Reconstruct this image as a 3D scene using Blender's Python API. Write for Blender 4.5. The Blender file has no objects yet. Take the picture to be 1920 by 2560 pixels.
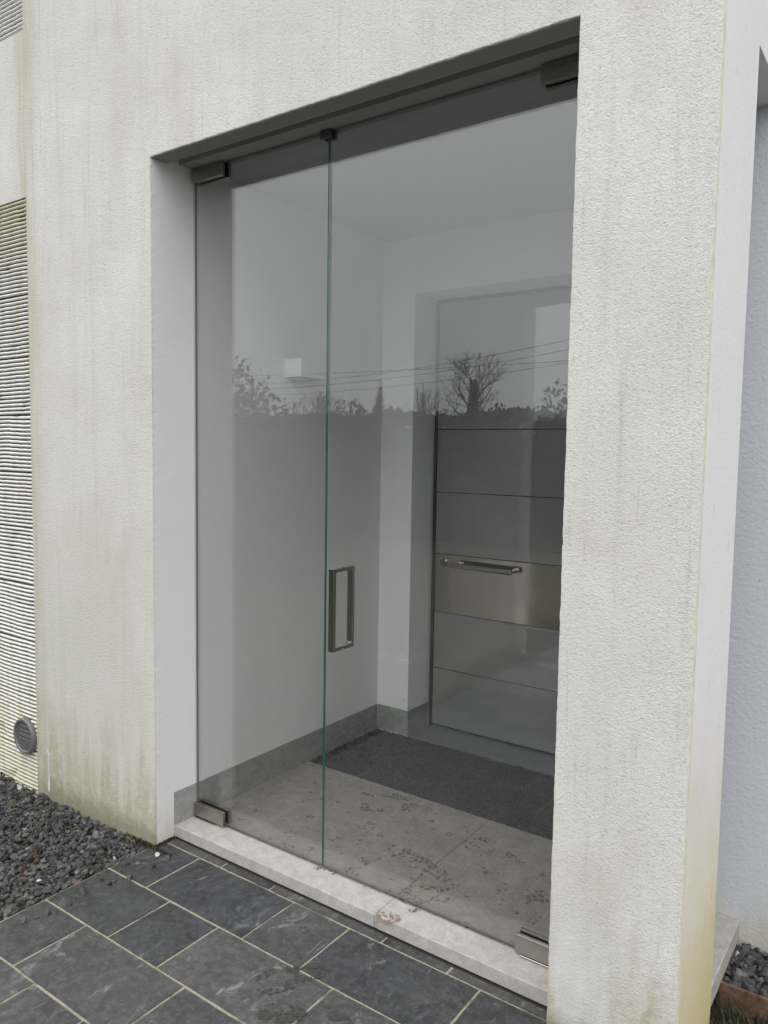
import bpy, bmesh, math, random
import numpy as np
from mathutils import Vector, Matrix, noise

random.seed(7)
rng = np.random.default_rng(7)
scene = bpy.context.scene
COL = scene.collection
R = math.radians

# ---------------------------------------------------------------- camera
# World: facade plane y = 0 (outside is -y), x to the right along it, z = 0 on the door sill.
CAM = Vector((2.240, -1.7344, 1.4072))
YAW, PITCH, ROLL = R(35.4473), R(-4.4667), R(0.8869)
fw = Vector((-math.sin(YAW) * math.cos(PITCH), math.cos(YAW) * math.cos(PITCH), math.sin(PITCH)))
rt = Vector((math.cos(YAW), math.sin(YAW), 0))
up = rt.cross(fw)
r2 = rt * math.cos(ROLL) + up * math.sin(ROLL)
u2 = up * math.cos(ROLL) - rt * math.sin(ROLL)
cd = bpy.data.cameras.new("camera")
cam = bpy.data.objects.new("camera", cd)
COL.objects.link(cam)
cam.matrix_world = Matrix(((r2.x, u2.x, -fw.x, CAM.x), (r2.y, u2.y, -fw.y, CAM.y),
                           (r2.z, u2.z, -fw.z, CAM.z), (0, 0, 0, 1)))
cd.sensor_fit = 'VERTICAL'
cd.sensor_height = 24.0
cd.lens = 24.0 * 1920.6 / 2560.0
cd.clip_start = 0.05
cd.clip_end = 3000
scene.camera = cam

# ---------------------------------------------------------------- sky and sun (overcast)
SUN_EL, SUN_AZ = R(52), R(150)          # azimuth from +y (north) clockwise: front-right of the facade
w = bpy.data.worlds.new("World")
scene.world = w
w.use_nodes = True
wn, wl = w.node_tree.nodes, w.node_tree.links
bg = wn["Background"]
sky = wn.new("ShaderNodeTexSky")
sky.sky_type = 'NISHITA'
sky.sun_disc = False
sky.sun_elevation = SUN_EL
sky.sun_rotation = SUN_AZ
sky.air_density = 1.0
sky.dust_density = 4.0
sky.ozone_density = 1.0
hs = wn.new("ShaderNodeHueSaturation")
hs.inputs["Saturation"].default_value = 0.08
wl.new(sky.outputs[0], hs.inputs["Color"])
# the even cloud deck that hides most of the clear sky
deck = wn.new("ShaderNodeMix")
deck.data_type = 'RGBA'
deck.inputs[0].default_value = 0.9
tc = wn.new("ShaderNodeTexCoord")          # standard overcast sky: three times brighter overhead than at the horizon
sx = wn.new("ShaderNodeSeparateXYZ")
wl.new(tc.outputs["Generated"], sx.inputs[0])
mr = wn.new("ShaderNodeMapRange")
for k_, v_ in zip(("From Min", "From Max", "To Min", "To Max"), (0, 1, .3333, 1.0)):
    mr.inputs[k_].default_value = v_
wl.new(sx.outputs[2], mr.inputs[0])
dm = wn.new("ShaderNodeVectorMath")
dm.operation = 'SCALE'
dm.inputs[0].default_value = (18.8, 19.0, 19.4)
wl.new(mr.outputs[0], dm.inputs["Scale"])
wl.new(dm.outputs[0], deck.inputs[7])
wl.new(hs.outputs[0], deck.inputs[6])
wl.new(deck.outputs[2], bg.inputs["Color"])
bg.inputs["Strength"].default_value = 0.15
sl = bpy.data.lights.new("sun", 'SUN')
sl.energy = 0.5
sl.angle = R(60)
sl.color = (1.0, 0.975, 0.94)
sun = bpy.data.objects.new("sun", sl)
COL.objects.link(sun)
sd = Vector((math.sin(SUN_AZ) * math.cos(SUN_EL), math.cos(SUN_AZ) * math.cos(SUN_EL), math.sin(SUN_EL)))
sun.rotation_euler = sd.to_track_quat('Z', 'Y').to_euler()
sun.location = sd * 20

vs = scene.view_settings
vs.view_transform = 'Standard'
vs.look = 'None'
vs.exposure = 0.2
vs.gamma = 1.0
vs.use_curve_mapping = False
scene.render.engine = 'CYCLES'
scene.cycles.use_denoising = True
scene.cycles.max_bounces = 10
scene.cycles.diffuse_bounces = 6
scene.cycles.transparent_max_bounces = 16
scene.cycles.sample_clamp_indirect = 8.0


# ---------------------------------------------------------------- material helpers
class NM:
    def __init__(s, name):
        s.m = bpy.data.materials.new(name)
        s.m.use_nodes = True
        s.t = s.m.node_tree
        s.n, s.l = s.t.nodes, s.t.links
        s.p = s.n["Principled BSDF"]
        s.out = s.n["Material Output"]
        s.geo = s.n.new("ShaderNodeNewGeometry")
        s.pos = s.geo.outputs["Position"]

    def lk(s, a, b):
        if hasattr(a, "links") or isinstance(a, bpy.types.NodeSocket):
            s.l.new(a, b)
        else:
            b.default_value = a

    def mapping(s, scale=(1, 1, 1), rot=(0, 0, 0), loc=(0, 0, 0), src=None):
        n = s.n.new("ShaderNodeMapping")
        s.lk(src or s.pos, n.inputs["Vector"])
        n.inputs["Scale"].default_value = scale
        n.inputs["Rotation"].default_value = rot
        n.inputs["Location"].default_value = loc
        return n.outputs[0]

    def noise(s, scale, detail=4, rough=.55, dist=0, vec=None, col=False):
        n = s.n.new("ShaderNodeTexNoise")
        s.lk(vec or s.pos, n.inputs["Vector"])
        n.inputs["Scale"].default_value = scale
        n.inputs["Detail"].default_value = detail
        n.inputs["Roughness"].default_value = rough
        n.inputs["Distortion"].default_value = dist
        return n.outputs["Color" if col else "Fac"]

    def voronoi(s, scale, vec=None, feature='F1', out="Distance"):
        n = s.n.new("ShaderNodeTexVoronoi")
        n.feature = feature
        s.lk(vec or s.pos, n.inputs["Vector"])
        n.inputs["Scale"].default_value = scale
        return n.outputs[out]

    def ramp(s, fac, a, b, va=0.0, vb=1.0, smooth=True):
        n = s.n.new("ShaderNodeMapRange")
        n.interpolation_type = 'SMOOTHSTEP' if smooth else 'LINEAR'
        s.lk(fac, n.inputs["Value"])
        for k, v in zip(("From Min", "From Max", "To Min", "To Max"), (a, b, va, vb)):
            n.inputs[k].default_value = v
        return n.outputs[0]

    def math(s, op, a, b=0.0):
        n = s.n.new("ShaderNodeMath")
        n.operation = op
        s.lk(a, n.inputs[0])
        s.lk(b, n.inputs[1])
        return n.outputs[0]

    def mix(s, fac, a, b, mode='MIX'):
        n = s.n.new("ShaderNodeMix")
        n.data_type = 'RGBA'
        n.blend_type = mode
        s.lk(fac, n.inputs[0])
        for v, k in ((a, 6), (b, 7)):
            if isinstance(v, (tuple, list)):
                n.inputs[k].default_value = (*v, 1) if len(v) == 3 else v
            else:
                s.lk(v, n.inputs[k])
        return n.outputs[2]

    def sep(s, src=None):
        n = s.n.new("ShaderNodeSeparateXYZ")
        s.lk(src or s.pos, n.inputs[0])
        return n.outputs

    def bump(s, h, strength=.5, dist=.005, normal=None):
        n = s.n.new("ShaderNodeBump")
        n.inputs["Strength"].default_value = strength
        n.inputs["Distance"].default_value = dist
        s.lk(h, n.inputs["Height"])
        if normal is not None:
            s.lk(normal, n.inputs["Normal"])
        return n.outputs[0]

    def done(s, color=None, rough=None, normal=None, metal=None, spec=None):
        for v, k in ((color, "Base Color"), (rough, "Roughness"), (metal, "Metallic"), (spec, "Specular IOR Level")):
            if v is None:
                continue
            if isinstance(v, (tuple, list)):
                s.p.inputs[k].default_value = (*v, 1)
            else:
                s.lk(v, s.p.inputs[k])
        if normal is not None:
            s.lk(normal, s.p.inputs["Normal"])
        return s.m


M = {}


def rough_render():
    a = NM("rough_white_render")
    g1 = a.noise(165, 3, .62, 1.4, a.mapping((.8, .8, 1.15)))
    g2 = a.noise(260, 2, .6, .6)
    vo = a.voronoi(150)
    h = a.math('ADD', a.math('MULTIPLY', g1, 1.0), a.math('MULTIPLY', g2, .55))
    h = a.math('ADD', h, a.math('MULTIPLY', vo, .25))
    z = a.sep()[2]
    x = a.sep()[0]
    st1 = a.noise(1, 5, .65, .25, a.mapping((16, 16, .75)))
    st2 = a.noise(1, 4, .6, .15, a.mapping((46, 46, 2.2), loc=(3, 0, 1)))
    blotch = a.noise(2.1, 5, .6, .4)
    base = a.mix(a.ramp(blotch, .35, .68), (.65, .64, .61), (.59, .58, .54))
    c = a.mix(a.math('MULTIPLY', a.ramp(st1, .49, .75), .30), base, (.455, .452, .395))
    # fine dark runs of dirt
    c = a.mix(a.math('MULTIPLY', a.ramp(st2, .57, .75), .36), c, (.33, .325, .27))
    # hollows of the grain darker
    c = a.mix(a.math('MULTIPLY', a.ramp(g1, .48, .36), .42), c, (.33, .33, .30))
    # general greening of the lower, wetter wall left of the door
    left = a.ramp(x, .4, -.3)
    low2 = a.math('MULTIPLY', a.ramp(z, 2.3, .3), left)
    c = a.mix(a.math('MULTIPLY', low2, .42), c, (.48, .485, .40))
    # algae above the ground, ragged upper edge
    run = a.noise(1, 4, .6, .3, a.mapping((11, 11, 1.2), loc=(0, 5, 2)))
    hz = a.math('ADD', z, a.math('MULTIPLY', a.math('SUBTRACT', run, .5), -1.15))
    alg = a.ramp(hz, .42, -.10)
    alg2 = a.ramp(a.noise(34, 4, .7, .5), .3, .62, .45, 1)
    c = a.mix(a.math('MULTIPLY', a.math('MULTIPLY', alg, alg2), .72), c, (.27, .265, .135))
    soil = a.ramp(a.math('ADD', z, a.math('MULTIPLY', a.noise(22, 4, .7), -.06)), .03, -.07)
    c = a.mix(a.math('MULTIPLY', soil, .6), c, (.16, .15, .09))
    # greening beside the combed panel
    near = a.math('MULTIPLY', a.ramp(x, -.66, -.775), a.ramp(x, -.9, -.78))
    c = a.mix(a.math('MULTIPLY', near, a.ramp(st2, .3, .65, .15, .6)), c, (.39, .38, .26))
    dx = a.math('MULTIPLY', a.math('SUBTRACT', x, 1.612), 11.0)
    dz = a.math('MULTIPLY', a.math('SUBTRACT', z, .14), 5.6)
    rr = a.math('ADD', a.math('MULTIPLY', dx, dx), a.math('MULTIPLY', dz, dz))
    rr = a.math('ADD', rr, a.math('MULTIPLY', a.math('SUBTRACT', a.noise(14, 4, .6), .5), 1.6))
    c = a.mix(a.ramp(rr, 1.3, .1, 0, .5), c, (.66, .66, .67))
    # small dark specks
    sp = a.ramp(a.voronoi(24, out="Distance"), .035, .02)
    c = a.mix(a.math('MULTIPLY', sp, a.ramp(blotch, .5, .6)), c, (.2, .2, .16))
    pat = a.ramp(a.noise(1, 4, .6, .3, a.mapping((3.2, 3.2, 1.7), loc=(7, 2, 4))), .52, .76, 0, .42)
    c = a.mix(pat, c, (.43, .41, .335))
    n = a.bump(h, .6, .0045)
    return a.done(c, .92, n, spec=.2)


def smooth_paint(name, base=(.76, .755, .76), stain=True, gs=160, strength=.35, yellow=0.0):
    a = NM(name)
    g = a.noise(gs, 3, .6, .6)
    big = a.noise(3.1, 4, .6)
    c = a.mix(a.math('MULTIPLY', a.ramp(big, .4, .7), .25), base, tuple(v * .92 for v in base))
    z = a.sep()[2]
    if stain:
        r = a.noise(1, 4, .6, .2, a.mapping((14, 14, 2.0)))
        hz = a.math('ADD', z, a.math('MULTIPLY', a.math('SUBTRACT', r, .5), -.5))
        c = a.mix(a.math('MULTIPLY', a.ramp(hz, .12, -.09), .6), c, (.45, .42, .27))
        sp = a.ramp(a.voronoi(19), .05, .03)
        c = a.mix(a.math('MULTIPLY', sp, a.ramp(big, .52, .58)), c, (.2, .19, .16))
    if yellow:
        hz = a.math('ADD', z, a.math('MULTIPLY', a.math('SUBTRACT', big, .5), -.8))
        c = a.mix(a.math('MULTIPLY', a.ramp(hz, .95, -.15), yellow), c, (.58, .50, .27))
        st = a.noise(1, 4, .6, .2, a.mapping((60, 60, 9)))
        c = a.mix(a.math('MULTIPLY', a.ramp(st, .66, .74), .7), c, (.33, .31, .24))
    return a.done(c, .85, a.bump(g, strength, .0035), spec=.25)


M['render'] = rough_render()
M['reveal'] = smooth_paint("white_reveal_paint", (.69, .677, .682), True, 130, .5)
M['inside'] = smooth_paint("white_inside_paint", (.74, .735, .74), False, 170, .3)
M['endwall'] = smooth_paint("white_side_paint", (.72, .705, .70), True, 120, .45, 1.0)
M['soffit'] = smooth_paint("shade_darkened_soffit_paint", (.27, .275, .26), False, 150, .35)  # colour darkened to paint in the shade under the lintel
M['ceiling'] = smooth_paint("shade_darkened_ceiling_paint", (.40, .405, .41), False, 150, .3)  # ceiling shade put into the colour, darker than the walls
M['annex'] = smooth_paint("cool_white_paint", (.575, .59, .625), True, 75, .6)


def flecked():
    m = smooth_paint("flecked_inside_paint", (.76, .755, .76), False, 170, .3)
    a = NM.__new__(NM)
    a.m, a.t = m, m.node_tree
    a.n, a.l = a.t.nodes, a.t.links
    a.p = a.n["Principled BSDF"]
    a.pos = [q for q in a.n if q.bl_idname == "ShaderNodeNewGeometry"][0].outputs["Position"]
    old = a.p.inputs["Base Color"].links[0].from_socket
    z = a.sep()[2]
    band = a.ramp(a.math('ABSOLUTE', a.math('SUBTRACT', z, .385)), .035, .008)  # pale flecks in a low band
    n = a.ramp(a.noise(55, 5, .7, .8), .50, .60)
    c = a.mix(a.math('MULTIPLY', band, n), old, (.93, .92, .90))
    low = a.ramp(z, .50, .35)
    spk = a.math('MULTIPLY', a.ramp(a.voronoi(34), .10, .07), low)
    c = a.mix(a.math('MULTIPLY', spk, a.ramp(a.noise(11, 2), .5, .58)), c, (.13, .12, .11))
    a.l.new(c, a.p.inputs["Base Color"])
    return m


M['flecked'] = flecked()


def corner_bead():
    a = NM("yellowed_corner_bead")
    n = a.noise(40, 4, .6)
    c = a.mix(a.ramp(n, .35, .65), (.66, .65, .56), (.58, .56, .43))
    return a.done(c, .8, a.bump(a.noise(160, 3, .6), .4, .003))


M['bead'] = corner_bead()


def combed():
    a = NM("combed_render")
    st = a.noise(1, 4, .6, .2, a.mapping((25, 25, 3)))
    y = a.sep()[1]
    z = a.sep()[2]
    c = a.mix(a.ramp(st, .4, .7), (.70, .695, .66), (.62, .61, .53))
    # comb grooves darkened in the colour to stand for their shade
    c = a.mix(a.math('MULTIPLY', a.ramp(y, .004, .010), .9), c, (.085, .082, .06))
    hz = a.math('ADD', z, a.math('MULTIPLY', a.math('SUBTRACT', st, .5), -.9))
    c = a.mix(a.math('MULTIPLY', a.ramp(hz, .5, -.1), .55), c, (.46, .46, .26))
    c = a.mix(a.math('MULTIPLY', a.ramp(z, 2.05, 2.42), a.ramp(z, 2.6, 2.5, 0, .5)), c, (.42, .39, .22))
    return a.done(c, .9, a.bump(a.noise(220, 3, .65, .6), .5, .003))


M['combed'] = combed()


def slate():
    a = NM("dark_slate")
    oi = a.n.new("ShaderNodeObjectInfo")
    rnd = oi.outputs["Random"]
    b = a.noise(9, 7, .72, .7)
    fine = a.noise(55, 5, .75)
    c = a.mix(a.ramp(b, .3, .72), (.020, .0205, .021), (.060, .061, .062))
    c = a.mix(a.math('MULTIPLY', rnd, .55), c, (.058, .058, .057))
    c = a.mix(a.ramp(fine, .42, .70, 0, .6), c, (.105, .106, .106))
    sc = a.noise(1, 7, .72, 1.6, a.mapping((16, 7, 10), rot=(0, 0, .7)))
    sc2 = a.math('MULTIPLY', a.ramp(sc, .54, .70), a.ramp(a.noise(5, 3), .42, .60))
    c = a.mix(a.math('MULTIPLY', sc2, .75), c, (.23, .232, .228))
    c = a.mix(1.0, c, a.mix(rnd, (.72, .73, .75), (1.22, 1.2, 1.18)), 'MULTIPLY')
    fl = a.ramp(a.voronoi(46), .06, .03)
    c = a.mix(a.math('MULTIPLY', fl, a.ramp(a.noise(9, 2), .5, .6)), c, (.34, .34, .33))
    cleft = a.noise(1, 6, .7, .9, a.mapping((9, 16, 10), rot=(0, 0, .35)))
    n = a.bump(cleft, .55, .006)
    n = a.bump(fine, .35, .002, n)
    r = a.ramp(b, .3, .7, .52, .74)
    return a.done(c, r, n, spec=.4)


M['slate'] = slate()


def mortar():
    a = NM("sandy_mortar")
    n1 = a.noise(120, 4, .7)
    n2 = a.noise(11, 4, .6)
    c = a.mix(a.ramp(n1, .3, .7), (.22, .203, .15), (.325, .303, .235))
    c = a.mix(a.ramp(n2, .50, .68, 0, .85), c, (.11, .105, .075))
    return a.done(c, .95, a.bump(n1, .6, .004))


M['mortar'] = mortar()
M['dirt'] = None


def stone(name, c1, c2, fleck, scale=14, rough=.6):
    a = NM(name)
    b = a.noise(scale, 8, .76, .6)
    f = a.noise(scale * 4.5, 5, .75)
    big = a.noise(2.6, 4, .55)
    c = a.mix(a.ramp(b, .32, .68), c1, c2)
    c = a.mix(a.ramp(f, .52, .66, 0, .6), c, fleck)
    c = a.mix(a.ramp(big, .5, .75, 0, .35), c, tuple(v * .72 for v in c1))
    n = a.bump(f, .25, .002)
    n = a.bump(b, .2, .004, n)
    return a.done(c, a.ramp(b, .3, .7, rough - .08, rough + .1), n, spec=.4)


M['limestone'] = stone("daylit_sill_stone", (.32, .30, .275), (.43, .41, .385), (.52, .50, .47), 26, .62)  # lighter copy of the floor stone, outdoor daylight painted into its colour
M['floorstone'] = stone("shaded_floor_stone", (.205, .187, .160), (.295, .272, .240), (.37, .345, .31), 15, .6)  # same stone as the sill, indoor shade painted into its colour
M['skirting'] = stone("blue_grey_limestone", (.21, .216, .210), (.31, .315, .305), (.41, .41, .40), 20, .55)
M['step'] = stone("dark_honed_stone", (.135, .14, .143), (.18, .185, .19), (.24, .245, .25), 18, .45)


def mat_coil():
    a = NM("grey_loop_matting")
    n = a.noise(190, 3, .7, 1.2)
    b = a.noise(8, 3)
    c = a.mix(a.ramp(n, .35, .7), (.010, .010, .010), (.105, .105, .104))
    c = a.mix(a.ramp(b, .45, .7, 0, .3), c, (.08, .078, .074))
    return a.done(c, .8, a.bump(n, .6, .004))


M['matting'] = mat_coil()


def metal(name, col, rough, scale=(6, 6, 900), aniso=.0, rv=.1, bs=.04):
    a = NM(name)
    n = a.noise(1, 3, .6, 0, a.mapping(scale))
    sm = a.noise(7, 4, .6)
    c = a.mix(a.ramp(n, .3, .7, 0, 1), tuple(v * .96 for v in col), col)
    r = a.math('ADD', a.ramp(n, .3, .7, rough - rv * .5, rough + rv * .5), a.ramp(sm, .4, .7, 0, .06))
    a.p.inputs["Anisotropic"].default_value = aniso
    return a.done(c, r, a.bump(n, bs, .001), 1.0)


M['steel'] = metal("brushed_stainless_steel", (.33, .32, .305), .14, (300, 300, 300), 0, .04, .01)
M['plate'] = metal("brushed_door_plate", (.49, .455, .405), .10, (3, 3, 600), .0, .03, .01)
M['clamp'] = metal("satin_clamp_steel", (.42, .40, .37), .20, (60, 60, 60), 0, .04, .01)
M['dark_steel'] = metal("dark_frame_steel", (.17, .17, .165), .38, (300, 300, 6))


def plain(name, col, rough=.5, metalv=0.0, ns=60, var=.12, bs=.1, coat=0.0, spec=.5):
    a = NM(name)
    n = a.noise(ns, 4, .6)
    c = a.mix(n, tuple(v * (1 - var) for v in col), tuple(min(1, v * (1 + var)) for v in col))
    if coat:
        a.p.inputs["Coat Weight"].default_value = coat
        a.p.inputs["Coat Roughness"].default_value = .03
    return a.done(c, a.ramp(n, .3, .7, rough * .9, rough * 1.1), a.bump(n, bs, .0015), metalv, spec)


M['gasket'] = plain("black_rubber_gasket", (.012, .012, .012), .6)
M['black'] = plain("black_gap", (.006, .006, .006), .9)
M['vent'] = plain("grey_vent_plastic", (.13, .13, .138), .45)
M['ventcore'] = plain("dark_vent_core", (.012, .012, .014), .8)
M['lamp'] = plain("white_lamp_paint", (.60, .60, .595), .5, 0, 200, .04, .15)
M['lampglass'] = plain("shade_darkened_lamp_glass", (.16, .16, .155), .4)  # darkened to paint the shadow on the underside of the box
M['rust'] = None


M['dirt'] = plain("dark_wet_dirt", (.022, .02, .015), .9, 0, 80, .5, .8)


def door_paint():
    a = NM("satin_grey_door_film")
    b = a.noise(3.0, 4, .6)
    sm = a.noise(1, 5, .7, .8, a.mapping((14, 14, 20)))
    c = a.mix(a.ramp(b, .35, .7), (.19, .194, .191), (.215, .219, .216))
    c = a.mix(a.math('MULTIPLY', a.ramp(sm, .66, .76), .35), c, (.36, .37, .37))
    rough = a.ramp(sm, .4, .7, .30, .40)
    a.p.inputs["Coat Weight"].default_value = 1.0
    a.p.inputs["Coat IOR"].default_value = 1.85
    a.p.inputs["Coat Roughness"].default_value = .025
    return a.done(c, rough, a.bump(a.noise(1, 2, .5, 0, a.mapping((5, 5, 3))), .03, .01), 0, .55)


M['door'] = door_paint()


def film():
    a = NM("clear_protective_film")
    n = a.noise(1, 4, .6, .5, a.mapping((30, 30, 90)))
    c = a.mix(a.ramp(n, .4, .65), (.18, .188, .187), (.27, .275, .275))
    a.p.inputs["Coat Weight"].default_value = .8
    return a.done(c, .3, a.bump(n, .5, .004), 0, .6)


M['film'] = film()


def rust():
    a = NM("rusty_steel_edging")
    n = a.noise(24, 6, .7, .6)
    c = a.mix(a.ramp(n, .35, .6), (.075, .036, .022), (.15, .095, .065))
    c = a.mix(a.ramp(n, .62, .72), c, (.30, .27, .22))
    return a.done(c, .9, a.bump(n, .6, .004))


M['rust'] = rust()


def glass():
    """Thin clear pane: passes light, mirrors by the Fresnel law of ordinary glass on both faces."""
    a = NM("clear_toughened_glass")
    n = a.n
    lw = n.new("ShaderNodeVectorMath")
    lw.operation = 'DOT_PRODUCT'
    a.l.new(a.geo.outputs["Normal"], lw.inputs[0])
    a.l.new(a.geo.outputs["Incoming"], lw.inputs[1])
    cosv = a.math('ABSOLUTE', lw.outputs["Value"])
    f = a.math('POWER', a.math('SUBTRACT', 1.0, cosv), 5.0)
    f = a.math('ADD', a.math('MULTIPLY', f, .93), .068)
    tr = n.new("ShaderNodeBsdfTransparent")
    tr.inputs[0].default_value = (.978, .985, .981, 1)
    gl = n.new("ShaderNodeBsdfGlossy")
    gl.inputs["Roughness"].default_value = 0.0
    gl.inputs["Color"].default_value = (1, 1, 1, 1)
    mx = n.new("ShaderNodeMixShader")
    a.l.new(f, mx.inputs[0])
    a.l.new(tr.outputs[0], mx.inputs[1])
    a.l.new(gl.outputs[0], mx.inputs[2])
    # faint dust and wipe marks on the pane
    d = n.new("ShaderNodeBsdfDiffuse")
    d.inputs[0].default_value = (.7, .7, .68, 1)
    sm = a.ramp(a.noise(1, 6, .7, 1.2, a.mapping((7, 7, 5), rot=(0, .6, 0))), .62, .80, 0, .012)
    spk = a.math('MULTIPLY', a.ramp(a.voronoi(42), .045, .03), .06)
    m2 = n.new("ShaderNodeMixShader")
    a.l.new(a.math('ADD', sm, a.math('MULTIPLY', spk, a.ramp(a.noise(3, 2), .52, .6))), m2.inputs[0])
    a.l.new(mx.outputs[0], m2.inputs[1])
    a.l.new(d.outputs[0], m2.inputs[2])
    a.l.new(m2.outputs[0], a.out.inputs[0])
    return a.m


M['glass'] = glass()
M['edge'] = plain("green_glass_edge", (.05, .15, .135), .12, 0, 30, .35, .05)


M['seal'] = plain("dark_glass_edge", (.12, .13, .128), .3)


def mud():
    a = NM("dried_mud")
    n = a.noise(90, 4, .6)
    return a.done(a.mix(n, (.095, .084, .068), (.16, .145, .122)), .85)


M['mud'] = mud()
M['clay'] = plain("pale_clay_mud", (.21, .155, .125), .9, 0, 120, .25, .2)
M['damp'] = plain("damp_mark", (.040, .037, .030), .6)


def tinted(name, attr="tone", rough=.75, mul=1.0, ns=60, bs=.4):
    a = NM(name)
    at = a.n.new("ShaderNodeAttribute")
    at.attribute_name = attr
    n = a.noise(ns, 4, .65)
    c = a.mix(a.ramp(n, .3, .7, 0, .45), at.outputs["Color"], (.02, .02, .02), 'MIX')
    return a.done(c, rough, a.bump(n, bs, .003), spec=.35)


M['gravel'] = tinted("slate_chippings")
M['leaf'] = tinted("green_leaves", rough=.55, ns=10, bs=.1)
M['grass'] = tinted("grass_blades", rough=.7, ns=10, bs=.1)
M['bark'] = plain("grey_brown_bark", (.055, .045, .036), .9, 0, 30, .4, .5)
M['wire'] = plain("black_cable", (.02, .02, .02), .6)
M['wood'] = plain("weathered_pole_wood", (.12, .09, .065), .9, 0, 20, .3, .4)


def lawn():
    a = NM("lawn_ground")
    n = a.noise(3, 6, .65)
    f = a.noise(60, 4, .7)
    c = a.mix(a.ramp(n, .35, .65), (.034, .036, .022), (.055, .057, .034))
    c = a.mix(a.ramp(f, .4, .7, 0, .5), c, (.03, .034, .02))
    return a.done(c, .95, a.bump(f, .8, .02))


M['lawn'] = lawn()


# ---------------------------------------------------------------- geometry helpers
def link(o, parent=None):
    COL.objects.link(o)
    if parent:
        o.parent = parent
    return o


def obj(name, bm, mat, parent=None, smooth=False):
    me = bpy.data.meshes.new(name)
    bm.to_mesh(me)
    bm.free()
    for m in (mat if isinstance(mat, (list, tuple)) else [mat]):
        me.materials.append(M[m])
    if smooth:
        me.polygons.foreach_set("use_smooth", [True] * len(me.polygons))
    o = bpy.data.objects.new(name, me)
    return link(o, parent)


def pyobj(name, V, F, mat, parent=None, smooth=False):
    me = bpy.data.meshes.new(name)
    me.from_pydata(V, [], F)
    me.update()
    for m in (mat if isinstance(mat, (list, tuple)) else [mat]):
        me.materials.append(M[m])
    if smooth:
        me.polygons.foreach_set("use_smooth", [True] * len(me.polygons))
    o = bpy.data.objects.new(name, me)
    return link(o, parent)


def bbox(bm, x0, x1, y0, y1, z0, z1, bev=0.0, seg=1):
    r = bmesh.ops.create_cube(bm, size=1)
    vv = r["verts"]
    for v in vv:
        v.co = Vector((x0 if v.co.x < 0 else x1, y0 if v.co.y < 0 else y1, z0 if v.co.z < 0 else z1))
    if bev:
        ee = list({e for v in vv for e in v.link_edges})
        bmesh.ops.bevel(bm, geom=ee, offset=bev, segments=seg, affect='EDGES', profile=.5)
    return bm


def box(name, x0, x1, y0, y1, z0, z1, mat, parent=None, bev=0.0, seg=1):
    bm = bmesh.new()
    bbox(bm, x0, x1, y0, y1, z0, z1, bev, seg)
    return obj(name, bm, mat, parent)


def tag(o, label=None, cat=None, group=None, kind=None):
    for k, v in (("label", label), ("category", cat), ("group", group), ("kind", kind)):
        if v:
            o[k] = v
    return o


def empty(name, loc=(0, 0, 0)):
    o = bpy.data.objects.new(name, None)
    o.location = loc
    return link(o)


def tube(bm, pts, rads, n=8, caps=True):
    rings = []
    for i, p in enumerate(pts):
        p = Vector(p)
        d = (Vector(pts[min(i + 1, len(pts) - 1)]) - Vector(pts[max(i - 1, 0)])).normalized()
        a = d.cross(Vector((0, 0, 1)))
        if a.length < .05:
            a = d.cross(Vector((1, 0, 0)))
        a.normalize()
        b = d.cross(a)
        rings.append([bm.verts.new(p + (a * math.cos(t) + b * math.sin(t)) * rads[i])
                      for t in (2 * math.pi * k / n for k in range(n))])
    for i in range(len(rings) - 1):
        for k in range(n):
            bm.faces.new((rings[i][k], rings[i][(k + 1) % n], rings[i + 1][(k + 1) % n], rings[i + 1][k]))
    if caps:
        bm.faces.new(rings[0][::-1])
        bm.faces.new(rings[-1])


# ---------------------------------------------------------------- dimensions read off the photograph
W, H = 1.5286, 2.400            # outer opening
S0 = 0.0861                     # depth where the stone sill, skirting and inner wall begin
CE = 2.428                      # vestibule ceiling
G = 0.1955                      # glass plane
D, D2 = 1.379, 1.5752           # vestibule back wall, inner door
A = 0.186                       # left jamb of the inner door
HD = 2.1618
E, T, B = 1.8394, 0.3673, 0.7334   # corner of the front wall, side recess
KS = 0.127
GZ = -0.046                     # paving level

# ---------------------------------------------------------------- ground
ground = pyobj("ground", [(-900, -900, -.12), (900, -900, -.12), (900, 900, -.12), (-900, 900, -.12)], [(0, 1, 2, 3)], 'lawn')
tag(ground, kind="structure")

# ---------------------------------------------------------------- the house
house = empty("house", (0, 0, 0))
tag(house, "white rendered house with a glazed recessed entrance and combed wall panel", "house")

# front wall: flat sheets plus a rough, slightly rounded edge swept round the opening and down the corner
V, F, FM = [], [], []


def quad(a, b, c, d, m=0):
    i = len(V)
    V.extend([a, b, c, d])
    F.append((i, i + 1, i + 2, i + 3))
    FM.append(m)


e = .006
PX = -.778
xs = [-7.0, -1.95, PX, -e, W + e, E - e]
zs = [-.30, 2.403, H + e, 3.045, 5.3, 6.2]
for i in range(5):
    for j in range(5):
        x0, x1, z0, z1 = xs[i], xs[i + 1], zs[j], zs[j + 1]
        if i == 1 and j in (0, 3):
            continue
        if i == 3 and j in (0, 1):
            continue
        quad((x0, 0, z0), (x1, 0, z0), (x1, 0, z1), (x0, 0, z1))
# returns of the shallow recesses that hold the combed panels
for z0, z1 in ((-.30, 2.403), (3.045, 5.3)):
    quad((PX, 0, z0), (PX, .03, z0), (PX, .03, z1), (PX, 0, z1))
    quad((-1.95, 0, z0), (-1.95, 0, z1), (-1.95, .03, z1), (-1.95, .03, z0))
    quad((-1.95, 0, z1), (PX, 0, z1), (PX, .03, z1), (-1.95, .03, z1))
    quad((-1.95, 0, z0), (-1.95, .03, z0), (PX, .03, z0), (PX, 0, z0))


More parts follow.
